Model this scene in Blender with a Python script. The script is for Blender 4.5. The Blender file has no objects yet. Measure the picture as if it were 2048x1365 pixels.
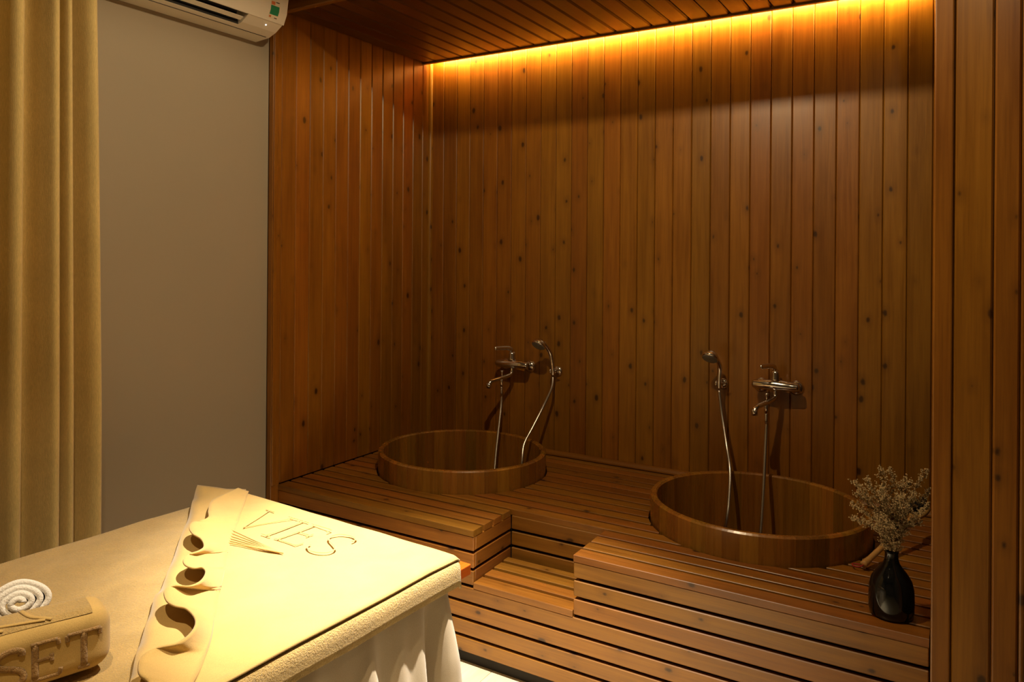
import bpy, math, random
from mathutils import Vector, Matrix
random.seed(7)
S = bpy.context.scene
COL = S.collection
PI = math.pi

# ------------------------------------------------------------------ camera
CX, CY, CZ, YAW, FPX, HOR, ROLL = 2.6207, -3.4392, 1.5563, 0.5407, 1490.15, 509.61, 0.0075
cd = bpy.data.cameras.new('camera'); cam = bpy.data.objects.new('camera', cd); COL.objects.link(cam)
cd.sensor_width = 36.0; cd.lens = FPX / 2048 * 36.0
cd.shift_y = (HOR - 682.5) / 2048.0
cd.clip_start = 0.02
cam.matrix_world = Matrix.Translation((CX, CY, CZ)) @ Matrix.Rotation(YAW, 4, 'Z') @ Matrix.Rotation(PI / 2, 4, 'X') @ Matrix.Rotation(ROLL, 4, 'Z')
S.camera = cam

# ------------------------------------------------------------------ world, exposure
w = bpy.data.worlds.new('world'); S.world = w; w.use_nodes = True
w.node_tree.nodes['Background'].inputs[0].default_value = (1, .75, .5, 1)
w.node_tree.nodes['Background'].inputs[1].default_value = 0.004
S.view_settings.view_transform = 'Standard'
S.view_settings.look = 'None'
S.view_settings.exposure = 0.0
S.view_settings.gamma = 1.0
S.view_settings.use_curve_mapping = False

# light settings used by the lamp builders further down
WARM = (1.0, .73, .40)
NEAR_W = 110.0
SPOT_CORE = 860.0
BEAM = (1.0, .89, .72)     # the middle of the lamp's cone is whiter than its rim
SPOT_XY = (1.60, -1.75)
SPOT_BEAM, SPOT_SPILL, FILL_W, LED_W = 190.0, 72.0, 13.0, 600.0

# ------------------------------------------------------------------ dimensions (metres)
D = .515            # deck top
XR = 2.56           # alcove width
F = 1.1075          # deck front at y = -F
XA, XB, NOTCH = 1.0606, 1.479, .278
CEIL_A = 2.632      # alcove ceiling
CEIL = 2.88         # room ceiling
WL = -.025          # grey left wall plane

def pixray(u, v):
    a, b = u - 1024, v - HOR
    a, b = a * math.cos(ROLL) + b * math.sin(ROLL), -a * math.sin(ROLL) + b * math.cos(ROLL)
    f = Vector((-math.sin(YAW), math.cos(YAW), 0)); r = Vector((math.cos(YAW), math.sin(YAW), 0))
    return f + r * (a / FPX) + Vector((0, 0, -1)) * (b / FPX)
def onz(u, v, z):
    d = pixray(u, v); return Vector((CX, CY, CZ)) + d * ((z - CZ) / d.z)
def ony(u, v, y):
    d = pixray(u, v); return Vector((CX, CY, CZ)) + d * ((y - CY) / d.y)

# ------------------------------------------------------------------ object helpers
def mesh(name, verts, faces, smooth=False):
    m = bpy.data.meshes.new(name); m.from_pydata([tuple(v) for v in verts], [], faces); m.update()
    if smooth:
        for p in m.polygons: p.use_smooth = True
    return m
def link(name, data, mat=None, parent=None, loc=None):
    o = bpy.data.objects.new(name, data); COL.objects.link(o)
    if mat is not None and data is not None and not data.materials: data.materials.append(mat)
    if parent is not None: o.parent = parent
    if loc is not None: o.location = loc
    return o
def tag(o, label, cat, group=None):
    o['label'] = label; o['category'] = cat
    if group: o['group'] = group
    return o
def struct(o, label=None):
    o['kind'] = 'structure'
    if label: o['label'] = label
    return o
def empty(name, loc=(0, 0, 0)):
    o = bpy.data.objects.new(name, None); COL.objects.link(o); o.location = loc; o.empty_display_size = .05
    return o
def center(m):
    """move a mesh so that its box centre is the origin, return that centre"""
    xs = [v.co for v in m.vertices]
    c = Vector([(min(p[i] for p in xs) + max(p[i] for p in xs)) / 2 for i in range(3)])
    for v in m.vertices: v.co -= c
    return c
def put(name, m, mat, parent=None):
    """object whose origin is at the mesh centre, geometry given in world space"""
    c = center(m)
    o = link(name, m, mat)
    if parent is not None:
        o.parent = parent; c = c - parent.location
    o.location = c
    return o
def box_data(x0, x1, y0, y1, z0, z1):
    v = [(x0, y0, z0), (x1, y0, z0), (x1, y1, z0), (x0, y1, z0), (x0, y0, z1), (x1, y0, z1), (x1, y1, z1), (x0, y1, z1)]
    f = [(0, 3, 2, 1), (4, 5, 6, 7), (0, 1, 5, 4), (1, 2, 6, 5), (2, 3, 7, 6), (3, 0, 4, 7)]
    return v, f
def box(x0, x1, y0, y1, z0, z1, name='box'):
    return mesh(name, *box_data(x0, x1, y0, y1, z0, z1))
def extrude(prof, a0, a1, fn, name='prism', smooth=False):
    """closed 2D profile swept from a0 to a1; fn(p, q, a) -> point"""
    n = len(prof)
    v = [fn(p, q, a0) for p, q in prof] + [fn(p, q, a1) for p, q in prof]
    f = [(i, (i + 1) % n, n + (i + 1) % n, n + i) for i in range(n)]
    f += [tuple(range(n - 1, -1, -1)), tuple(range(n, 2 * n))]
    m = mesh(name, v, f, smooth)
    return fix_normals(m)
def fix_normals(m):
    import bmesh
    b = bmesh.new(); b.from_mesh(m); bmesh.ops.recalc_face_normals(b, faces=b.faces); b.to_mesh(m); b.free(); m.update()
    return m
def bevel_box(x0, x1, y0, y1, z0, z1, r=.002, seg=1, name='board'):
    import bmesh
    b = bmesh.new()
    vs = [b.verts.new(p) for p in box_data(x0, x1, y0, y1, z0, z1)[0]]
    for f in box_data(0, 1, 0, 1, 0, 1)[1]: b.faces.new([vs[i] for i in f])
    bmesh.ops.bevel(b, geom=list(b.edges), offset=r, segments=seg, affect='EDGES', profile=.5)
    m = bpy.data.meshes.new(name); b.to_mesh(m); b.free(); m.update()
    return m
def lathe(prof, n=32, name='lathe', cap=False):
    v, f = [], []
    for r, z in prof:
        for i in range(n):
            a = 2 * PI * i / n; v.append((r * math.cos(a), r * math.sin(a), z))
    for k in range(len(prof) - 1):
        for i in range(n):
            j = (i + 1) % n
            f.append((k * n + i, k * n + j, (k + 1) * n + j, (k + 1) * n + i))
    if cap:
        f.append(tuple(range(n - 1, -1, -1))); f.append(tuple(range((len(prof) - 1) * n, len(prof) * n)))
    return mesh(name, v, f, True)
def catmull(pts, per=8, closed=False):
    P = [Vector(p) for p in pts]; out = []; n = len(P)
    for i in range(n if closed else n - 1):
        if closed: a, b, c, d = P[(i - 1) % n], P[i], P[(i + 1) % n], P[(i + 2) % n]
        else: a, b, c, d = P[max(i - 1, 0)], P[i], P[i + 1], P[min(i + 2, n - 1)]
        for k in range(per):
            t = k / per
            out.append(.5 * ((2 * b) + (c - a) * t + (2 * a - 5 * b + 4 * c - d) * t * t + (3 * b - a - 3 * c + d) * t ** 3))
    if not closed: out.append(P[-1])
    return out
def tube(pts, rad, n=10, name='tube', flat=1.0, nrm=None):
    """tube along points; rad number or list; capped"""
    P = [Vector(p) for p in pts]; N = len(P)
    R = rad if isinstance(rad, (list, tuple)) else [rad] * N
    v, f = [], []
    up = None
    for i in range(N):
        t = (P[min(i + 1, N - 1)] - P[max(i - 1, 0)]).normalized()
        if nrm is not None: up = nrm
        elif up is None:
            up = Vector((0, 0, 1)) if abs(t.z) < .9 else Vector((1, 0, 0))
        s = t.cross(up)
        if s.length < 1e-6: s = t.cross(Vector((0, 1, 0)))
        s.normalize(); up = s.cross(t).normalized()
        for k in range(n):
            a = 2 * PI * k / n
            v.append(P[i] + s * (R[i] * math.cos(a)) + up * (R[i] * flat * math.sin(a)))
    for i in range(N - 1):
        for k in range(n):
            j = (k + 1) % n
            f.append((i * n + k, i * n + j, (i + 1) * n + j, (i + 1) * n + k))
    f.append(tuple(range(n - 1, -1, -1))); f.append(tuple(range((N - 1) * n, N * n)))
    return fix_normals(mesh(name, v, f, True))
def grid(nu, nv, fn, name='sheet', smooth=True):
    v = [fn(i / (nu - 1), j / (nv - 1)) for j in range(nv) for i in range(nu)]
    f = [(j * nu + i, j * nu + i + 1, (j + 1) * nu + i + 1, (j + 1) * nu + i) for j in range(nv - 1) for i in range(nu - 1)]
    return mesh(name, v, f, smooth)
def solidify(o, t, off=-1):
    m = o.modifiers.new('thickness', 'SOLIDIFY'); m.thickness = t; m.offset = off
def join(meshes, name='joined'):
    v, f, sm = [], [], []
    for m in meshes:
        k = len(v); v += [tuple(p.co) for p in m.vertices]
        f += [tuple(i + k for i in p.vertices) for p in m.polygons]; sm += [p.use_smooth for p in m.polygons]
    r = mesh(name, v, f)
    for p, s in zip(r.polygons, sm): p.use_smooth = s
    return r
def xform(m, mat):
    m.transform(mat); return m

# ------------------------------------------------------------------ materials
def newmat(name):
    m = bpy.data.materials.new(name); m.use_nodes = True
    return m, m.node_tree, m.node_tree.nodes['Principled BSDF']
def node(nt, typ, **kw):
    n = nt.nodes.new(typ)
    for k, v in kw.items():
        if k == 'ins':
            for a, b in v.items(): n.inputs[a].default_value = b
        else: setattr(n, k, v)
    return n
def plain(name, col, rough=.5, metal=0, spec=.5, coat=0):
    m, nt, b = newmat(name)
    b.inputs['Base Color'].default_value = (*col, 1); b.inputs['Roughness'].default_value = rough
    b.inputs['Metallic'].default_value = metal; b.inputs['Specular IOR Level'].default_value = spec
    b.inputs['Coat Weight'].default_value = coat
    return m
def mixcol(nt, fac, a, b, blend='MIX'):
    n = node(nt, 'ShaderNodeMix', data_type='RGBA', blend_type=blend)
    for sock, val in ((n.inputs['Factor'], fac), (n.inputs['A'], a), (n.inputs['B'], b)):
        if isinstance(val, bpy.types.NodeSocket): nt.links.new(val, sock)
        elif isinstance(val, tuple): sock.default_value = (*val, 1)
        else: sock.default_value = val
    return n.outputs['Result']
def math_(nt, op, a, b=None):
    n = node(nt, 'ShaderNodeMath', operation=op)
    for i, val in enumerate((a, b)):
        if val is None: continue
        if isinstance(val, bpy.types.NodeSocket): nt.links.new(val, n.inputs[i])
        else: n.inputs[i].default_value = val
    return n.outputs[0]
def ramp(nt, fac, p0, p1, c0=(0, 0, 0), c1=(1, 1, 1)):
    n = node(nt, 'ShaderNodeValToRGB')
    e = n.color_ramp.elements; e[0].position = p0; e[1].position = p1
    e[0].color = (*c0, 1); e[1].color = (*c1, 1)
    nt.links.new(fac, n.inputs[0]); return n.outputs[0]
def wood(name, axis, lo, hi, knot=(.03, .009, .002), rough=.36, knots=True, vary=.24, coat=.10):
    """varnished pine: grain along one object axis, knots, tone varying from piece to piece"""
    m, nt, b = newmat(name); L = nt.links
    tc = node(nt, 'ShaderNodeTexCoord'); oi = node(nt, 'ShaderNodeObjectInfo')
    off = node(nt, 'ShaderNodeVectorMath', operation='MULTIPLY_ADD')
    cr = node(nt, 'ShaderNodeCombineXYZ')
    r2 = math_(nt, 'FRACT', math_(nt, 'MULTIPLY', oi.outputs['Random'], 17.31))
    L.new(oi.outputs['Random'], cr.inputs[0]); L.new(r2, cr.inputs[1])
    L.new(math_(nt, 'FRACT', math_(nt, 'MULTIPLY', oi.outputs['Random'], 71.7)), cr.inputs[2])
    L.new(cr.outputs[0], off.inputs[0]); off.inputs[1].default_value = (40, 40, 40); L.new(tc.outputs['Object'], off.inputs[2])
    def mapped(across, along):
        mp = node(nt, 'ShaderNodeMapping'); s = [across] * 3; s[axis] = along
        mp.inputs['Scale'].default_value = s; L.new(off.outputs[0], mp.inputs['Vector']); return mp.outputs[0]
    g1 = node(nt, 'ShaderNodeTexNoise', ins={'Scale': 1.0, 'Detail': 5.0, 'Roughness': .6, 'Distortion': .6}); L.new(mapped(55, 2.2), g1.inputs['Vector'])
    g2 = node(nt, 'ShaderNodeTexNoise', ins={'Scale': 1.0, 'Detail': 2.0}); L.new(mapped(9, 1.8), g2.inputs['Vector'])
    g3 = node(nt, 'ShaderNodeTexNoise', ins={'Scale': 1.0, 'Detail': 3.0}); L.new(mapped(240, 7), g3.inputs['Vector'])
    f = math_(nt, 'ADD', math_(nt, 'MULTIPLY', g1.outputs[0], .55), math_(nt, 'MULTIPLY', g2.outputs[0], .45))
    c = mixcol(nt, ramp(nt, f, .30, .72), lo, hi)
    c = mixcol(nt, math_(nt, 'MULTIPLY', ramp(nt, g3.outputs[0], .5, .72), .22), c, tuple(x * .45 for x in lo))
    # piece to piece
    bright = math_(nt, 'ADD', math_(nt, 'MULTIPLY', r2, vary), 1 - vary * .55)
    hsv = node(nt, 'ShaderNodeHueSaturation'); L.new(c, hsv.inputs['Color']); L.new(bright, hsv.inputs['Value'])
    L.new(math_(nt, 'ADD', math_(nt, 'MULTIPLY', oi.outputs['Random'], .018), .491), hsv.inputs['Hue'])
    c = hsv.outputs[0]
    if knots:
        sx = node(nt, 'ShaderNodeSeparateXYZ'); L.new(off.outputs[0], sx.inputs[0])
        others = [i for i in range(3) if i != axis]
        c2 = node(nt, 'ShaderNodeCombineXYZ')
        L.new(math_(nt, 'MULTIPLY', math_(nt, 'ADD', sx.outputs[others[0]], sx.outputs[others[1]]), 7.5), c2.inputs[0])
        L.new(math_(nt, 'MULTIPLY', sx.outputs[axis], 4.6), c2.inputs[1])
        vo = node(nt, 'ShaderNodeTexVoronoi', voronoi_dimensions='2D', ins={'Scale': 1.0, 'Randomness': 1.0}); L.new(c2.outputs[0], vo.inputs['Vector'])
        size = node(nt, 'ShaderNodeSeparateColor'); L.new(vo.outputs['Color'], size.inputs[0])
        nz = node(nt, 'ShaderNodeTexNoise', ins={'Scale': 60.0, 'Detail': 2.0}); L.new(off.outputs[0], nz.inputs['Vector'])
        dist = math_(nt, 'ADD', math_(nt, 'ADD', vo.outputs['Distance'], math_(nt, 'MULTIPLY', nz.outputs[0], .05)), math_(nt, 'MULTIPLY', size.outputs[0], .085))
        k = ramp(nt, dist, .075, .115, (1, 1, 1), (0, 0, 0))
        halo = ramp(nt, dist, .09, .26, (1, 1, 1), (0, 0, 0))
        c = mixcol(nt, math_(nt, 'MULTIPLY', halo, .35), c, tuple(x * .55 for x in lo))
        c = mixcol(nt, math_(nt, 'MULTIPLY', k, .85), c, knot)
    L.new(c, b.inputs['Base Color'])
    b.inputs['Roughness'].default_value = rough; b.inputs['Coat Weight'].default_value = coat; b.inputs['Coat Roughness'].default_value = .25
    L.new(math_(nt, 'ADD', math_(nt, 'MULTIPLY', g1.outputs[0], .16), rough - .08), b.inputs['Roughness'])
    bp = node(nt, 'ShaderNodeBump', ins={'Strength': .12, 'Distance': .002}); L.new(g1.outputs[0], bp.inputs['Height']); L.new(bp.outputs[0], b.inputs['Normal'])
    return m
def cloth(name, col, dark=.75, scale=400, bump=.5, patch=6.0, weave=None, rough=.95, sheen=.3, dist=.003):
    m, nt, b = newmat(name); L = nt.links
    tc = node(nt, 'ShaderNodeTexCoord')
    n1 = node(nt, 'ShaderNodeTexNoise', ins={'Scale': float(scale), 'Detail': 3.0, 'Roughness': .7}); L.new(tc.outputs['Object'], n1.inputs['Vector'])
    n2 = node(nt, 'ShaderNodeTexNoise', ins={'Scale': patch, 'Detail': 4.0, 'Roughness': .6, 'Distortion': .5}); L.new(tc.outputs['Object'], n2.inputs['Vector'])
    c = mixcol(nt, ramp(nt, n2.outputs[0], .35, .65), tuple(x * dark for x in col), col)
    c = mixcol(nt, math_(nt, 'MULTIPLY', ramp(nt, n1.outputs[0], .4, .6, (1, 1, 1), (0, 0, 0)), .3), c, tuple(x * .6 for x in col))
    L.new(c, b.inputs['Base Color']); b.inputs['Roughness'].default_value = rough
    b.inputs['Specular IOR Level'].default_value = .1; b.inputs['Sheen Weight'].default_value = sheen; b.inputs['Sheen Roughness'].default_value = .5
    h = n1.outputs[0]
    if weave:
        mp = node(nt, 'ShaderNodeMapping'); mp.inputs['Scale'].default_value = weave; L.new(tc.outputs['Object'], mp.inputs['Vector'])
        n3 = node(nt, 'ShaderNodeTexNoise', ins={'Scale': 1.0, 'Detail': 2.0}); L.new(mp.outputs[0], n3.inputs['Vector'])
        h = math_(nt, 'ADD', h, n3.outputs[0])
        c2 = mixcol(nt, math_(nt, 'MULTIPLY', ramp(nt, n3.outputs[0], .4, .62, (1, 1, 1), (0, 0, 0)), .35), c, tuple(x * .55 for x in col)); L.new(c2, b.inputs['Base Color'])
    bp = node(nt, 'ShaderNodeBump', ins={'Strength': bump, 'Distance': dist}); L.new(h, bp.inputs['Height']); L.new(bp.outputs[0], b.inputs['Normal'])
    return m
def emit(name, col, strength):
    m = bpy.data.materials.new(name); m.use_nodes = True; nt = m.node_tree
    nt.nodes.remove(nt.nodes['Principled BSDF'])
    e = node(nt, 'ShaderNodeEmission', ins={'Color': (*col, 1), 'Strength': strength})
    nt.links.new(e.outputs[0], nt.nodes['Material Output'].inputs[0]); return m
def paint(name, col, rough=.7, bump=.05, sc=180):
    m, nt, b = newmat(name); L = nt.links
    tc = node(nt, 'ShaderNodeTexCoord')
    n1 = node(nt, 'ShaderNodeTexNoise', ins={'Scale': float(sc), 'Detail': 3.0}); L.new(tc.outputs['Object'], n1.inputs['Vector'])
    n2 = node(nt, 'ShaderNodeTexNoise', ins={'Scale': 1.3, 'Detail': 3.0}); L.new(tc.outputs['Object'], n2.inputs['Vector'])
    L.new(mixcol(nt, n2.outputs[0], tuple(x * .93 for x in col), tuple(min(1, x * 1.05) for x in col)), b.inputs['Base Color'])
    b.inputs['Roughness'].default_value = rough
    bp = node(nt, 'ShaderNodeBump', ins={'Strength': bump, 'Distance': .002}); L.new(n1.outputs[0], bp.inputs['Height']); L.new(bp.outputs[0], b.inputs['Normal'])
    return m

WALL_LO, WALL_HI = (.165, .058, .0045), (.315, .130, .011)
M = {}
M['wall'] = wood('pine_wall', 2, WALL_LO, WALL_HI)
M['ceil'] = wood('shaded_ceiling', 1, (.048, .012, .002), (.095, .026, .0035), knots=False)  # weak light on the alcove ceiling is put into this darker red colour
M['trimx'] = wood('pine_trim_long', 0, WALL_LO, WALL_HI, knots=False)
M['deckx'] = wood('deck_wood_long', 0, (.165, .056, .006), (.34, .135, .016), rough=.40, vary=.3)
M['decky'] = wood('deck_wood_cross', 1, (.165, .056, .006), (.34, .135, .016), rough=.40, vary=.3)
M['stave'] = wood('tub_wood', 2, (.19, .073, .008), (.36, .160, .020), rough=.28, knots=False, vary=.55, coat=.4)
M['dark'] = plain('dark_backing', (.010, .005, .003), .9)
M['back'] = plain('board_tongue', (.045, .016, .003), .6)
M['base'] = plain('dark_plinth', (.012, .008, .005), .8)
M['grey'] = paint('grey_beige_paint', (.31, .265, .20), .75)
M['plaster'] = paint('room_paint', (.16, .13, .10), .8)
M['floorw'] = wood('floor_laminate', 1, (.60, .50, .32), (.82, .74, .54), knots=False, rough=.45, vary=.15, coat=0)
M['chrome'] = plain('chrome', (.72, .70, .68), .16, 1)
M['hose'] = plain('hose_metal', (.62, .60, .58), .28, 1)
M['acw'] = plain('ac_plastic', (.72, .66, .56), .45)
M['acd'] = plain('ac_dark', (.012, .012, .012), .6)
M['vase'] = plain('black_glaze', (.004, .005, .006), .10, 0, .4, .2)
M['towel'] = cloth('tan_velour', (.58, .395, .140), .86, 500, .25, 7.0)
M['terry'] = cloth('tan_terry', (.57, .385, .135), .80, 230, 1.0, 9.0, dist=.006)
M['letter'] = cloth('terry_lettering', (.42, .25, .095), .8, 260, 1.0, 12.0, dist=.006)
M['sheet'] = cloth('beige_cotton', (.56, .46, .33), .92, 700, .2, 4.0)
M['white'] = cloth('white_terry', (.92, .90, .87), .97, 300, .7, 10.0)
M['curtain'] = cloth('curtain_linen', (.76, .585, .255), .88, 600, .35, 5.0, weave=(500, 500, 60))
M['orange'] = wood('orange_varnish', 1, (.42, .075, .006), (.52, .11, .010), knots=False, rough=.25)
M['flower'] = plain('dried_blossom', (.46, .34, .18), .9)
M['stem'] = plain('dried_stem', (.20, .15, .06), .9)
M['brushw'] = wood('brush_wood', 0, (.40, .20, .06), (.60, .33, .12), knots=False, rough=.45)
M['bristle'] = plain('dark_bristle', (.02, .016, .012), .9)
M['red'] = plain('red_cord', (.35, .02, .02), .7)
M['green'] = plain('label_green', (.01, .22, .10), .6)
M['paper'] = plain('label_paper', (.70, .62, .48), .7)
M['lab_o'] = plain('label_orange', (.60, .16, .05), .6)
M['black'] = plain('print_black', (.02, .02, .02), .7)
M['lampring'] = plain('lamp_ring', (.8, .78, .74), .4)
M['led'] = emit('led_strip_light', (1.0, .56, .13), LED_W)
M['lens'] = emit('downlight_lens', WARM, 30.0)
M['ind'] = emit('indicator_light', (1, .95, .85), 3.0)

# ------------------------------------------------------------------ room shell
RX1, RY0 = 3.6, -5.2
o = put('floor', box(WL - .1, RX1 + .1, RY0 - .1, .1, -.06, -.012), M['base']); struct(o)
fl = o
pw, plen = .145, 1.2
k = 0
x = WL
pm = bevel_box(-pw / 2 + .0008, pw / 2 - .0008, -plen / 2 + .0008, plen / 2 - .0008, -.006, .006, .0012, name='floor_plank')
while x < RX1:
    wd = min(pw, RX1 - x)
    y = RY0 - random.random() * plen
    while y < -F + .06:
        y0, y1 = max(y, RY0), min(y + plen, -F + .06)
        if y1 - y0 > .05:
            if wd > pw - .001 and y1 - y0 > plen - .001:
                p = link('plank', pm, M['floorw'], fl)
            else:
                p = link('plank', bevel_box(-wd / 2 + .0008, wd / 2 - .0008, -(y1 - y0) / 2 + .0008, (y1 - y0) / 2 - .0008, -.006, .006, .0012, name='floor_plank'), M['floorw'], fl)
            p.location = Vector((x + wd / 2, (y0 + y1) / 2, -.006)) - fl.location
        y += plen
    x += pw
o = put('ceiling', box(WL - .1, RX1 + .1, RY0 - .1, .12, CEIL, CEIL + .06), M['plaster']); struct(o)
o = put('wall_left', box(WL - .1, WL, RY0, -1.152, -.012, CEIL), M['grey']); struct(o)
o = put('wall_right', box(RX1, RX1 + .1, RY0, -1.0, -.012, CEIL), M['plaster']); struct(o)
o = put('wall_front', box(WL - .1, RX1 + .1, RY0 - .1, RY0, -.012, CEIL), M['plaster']); struct(o)
o = put('wall_beside_pillar', box(2.772, RX1 + .1, -1.09, -1.0, -.012, CEIL), M['grey']); struct(o)

# ------------------------------------------------------------------ alcove boarding
TOPZ = 2.80
def board_profile(wd, th=.012, ch=.0036, gap=.0007):
    a = wd / 2 - gap
    return [(-a, th), (-a, ch), (-a + ch, 0), (a - ch, 0), (a, ch), (a, th)]     # (across, depth behind the face)
def boards(parent, name, edges, lo, hi, fn, mat, shared):
    """edges: joint positions; fn(across, depth, along) -> local axes"""
    for a, b in zip(edges[:-1], edges[1:]):
        wd = b - a
        key = (name, round(wd, 4))
        if key not in shared:
            shared[key] = extrude(board_profile(wd), -(hi - lo) / 2, (hi - lo) / 2, fn, name)
        o = link('plank', shared[key], mat, parent)
        o.location = fn((a + b) / 2, 0, (lo + hi) / 2) - parent.location
SH = {}
wb = put('wall_back', box(-.1, XR + .1, .0125, .10, 0, CEIL), M['back']); struct(wb)
edges = [0.012, .0971] + [.0971 + .09 * i for i in range(1, 28)] + [XR - .004]
boards(wb, 'back_board', edges, D + .004, TOPZ, lambda p, q, a: Vector((p, q, a)), M['wall'], SH)
wl = put('wall_alcove_left', box(-.10, -.0125, -1.10, .012, 0, CEIL), M['back']); struct(wl)
edges = [-1.098 + .0856 * i for i in range(13)] + [-.008]
boards(wl, 'left_board', edges, D + .004, TOPZ, lambda p, q, a: Vector((-q, p, a)), M['wall'], SH)
wr = put('wall_alcove_right', box(XR + .0125, XR + .03, -1.10, .012, 0, CEIL), M['back']); struct(wr)
edges = [-1.098 + .0907 * i for i in range(13)]
boards(wr, 'right_board', edges, D + .004, TOPZ, lambda p, q, a: Vector((XR + q, p, a)), M['wall'], SH)
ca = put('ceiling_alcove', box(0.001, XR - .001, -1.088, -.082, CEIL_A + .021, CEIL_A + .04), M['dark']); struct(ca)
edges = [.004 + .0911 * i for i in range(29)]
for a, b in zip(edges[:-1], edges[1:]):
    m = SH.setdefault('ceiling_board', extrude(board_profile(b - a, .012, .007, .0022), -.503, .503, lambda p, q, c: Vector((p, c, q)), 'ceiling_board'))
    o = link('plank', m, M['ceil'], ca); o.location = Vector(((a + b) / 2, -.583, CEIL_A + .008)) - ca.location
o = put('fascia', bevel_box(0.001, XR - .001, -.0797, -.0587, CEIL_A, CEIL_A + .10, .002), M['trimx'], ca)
# header above the alcove mouth
o = put('wall_header', bevel_box(.005, XR - .001, -1.120, -1.089, CEIL_A, CEIL - .001, .003), M['trimx']); struct(o)
# trims
def quarter(r, n=5):
    return [(0, 0)] + [(r * math.cos(PI / 2 * i / n), r * math.sin(PI / 2 * i / n)) for i in range(n + 1)]
o = put('trim_1', extrude(quarter(.018), D + .005, TOPZ, lambda p, q, a: (p + .0005, -q - .0005, a)), M['wall']); struct(o)       # back left corner
o = put('trim_2', extrude(quarter(.022), .020, XR - .002, lambda p, q, a: (a, -p - .0005, D + .0045 + q)), M['trimx']); struct(o)   # foot of the back wall
o = put('trim_3', bevel_box(WL, .004, -1.151, -1.100, .0, CEIL_A - .001, .004, 2), M['wall']); struct(o)                # left jamb
o = put('bead', bevel_box(.0042, .010, -1.148, -1.128, D + .004, CEIL_A - .001, .0025, 2), M['wall'], o)
# pillar at the right of the alcove
pi_ = put('wall_pillar', box(XR + .031, 2.766, -1.135, -1.092, -.012, CEIL - .001), M['back']); struct(pi_)
for a, b in ((XR + .0465, XR + .1362), (XR + .1362, XR + .195)):
    m = extrude(board_profile(b - a, .013, .005), -(CEIL - .004) / 2, (CEIL - .004) / 2, lambda p, q, a: Vector((p, q, a)), 'pillar_board')
    o = link('plank', m, M['wall'], pi_); o.location = Vector(((a + b) / 2, -1.149, (CEIL) / 2)) - pi_.location
put('jamb', bevel_box(XR + .001, XR + .046, -1.152, -1.100, .0, CEIL_A - .001, .004, 2), M['wall'], pi_)
put('edge_strip', bevel_box(XR + .196, XR + .208, -1.156, -1.092, .0, CEIL - .002, .004, 2), M['wall'], pi_)

# LED strip in the slot behind the fascia
t = empty('led_strip', (XR / 2, -.05, CEIL_A + .02))
put('carrier', box(.03, XR - .03, -.0585, -.0555, CEIL_A + .040, CEIL_A + .072), M['lampring'], t)
lm_ = box(.05, XR - .05, -.0553, -.0530, CEIL_A + .046, CEIL_A + .060); lm_.materials.append(M['lampring']); lm_.materials.append(M['led'])
for p in lm_.polygons: p.material_index = 1 if p.normal.y > .5 else 0
put('light_line', lm_, None, t)
tag(t, 'amber LED strip hidden in the slot along the top of the boarded back wall', 'led strip')

# ------------------------------------------------------------------ downlights (off frame, in the room ceiling; two are added fill)
def downlight(x, y, beam, spill, label, rad=.018, aim=None, cone=72, core=0, core_aim=None):
    t = empty('downlight', (x, y, CEIL))
    put('ring', xform(lathe([(.050, -.0005), (.050, -.006), (.046, -.009), (.036, -.008), (.034, -.0005)], 32), Matrix.Translation((x, y, CEIL))), M['lampring'], t)
    put('lens', xform(lathe([(.0335, -.001), (.0335, -.003), (.001, -.003)], 24), Matrix.Translation((x, y, CEIL))), M['lens'], t)
    for nm, power, ang, bl in (('core', core, 46, 1.0), ('beam', beam, cone, 1.0), ('spill', spill, 168, .25)):
        if power <= 0: continue
        l = bpy.data.lights.new('downlight_' + nm, 'SPOT'); l.energy = power; l.color = BEAM if core > 0 and nm != 'spill' else WARM; l.spot_size = math.radians(ang); l.spot_blend = bl
        l.shadow_soft_size = rad
        o = bpy.data.objects.new('downlight_' + nm, l); COL.objects.link(o); o.parent = t; o.location = (0, 0, -.022)
        if nm != 'spill' and aim is not None:
            d = Vector(core_aim if nm == 'core' else aim) - Vector((x, y, CEIL)); o.rotation_euler = d.to_track_quat('-Z', 'Y').to_euler()
    tag(t, label, 'downlight'); return t
downlight(*SPOT_XY, SPOT_BEAM, SPOT_SPILL, 'round recessed ceiling spotlight above the far corner of the bed', aim=(1.40, -1.90, .75), cone=64, core=SPOT_CORE, core_aim=(1.40, -1.78, .75))
downlight(2.72, -2.35, 0, FILL_W, 'added round ceiling fill light in front of the wooden pillar', rad=.02)  # unseen fill lamp, added to brighten the pillar
downlight(1.70, -3.05, NEAR_W, 0, 'added round ceiling fill light beside the near part of the bed', aim=(1.05, -2.60, .75), cone=58)  # added lamp that lifts the near bed and towels, fixture unseen

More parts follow.
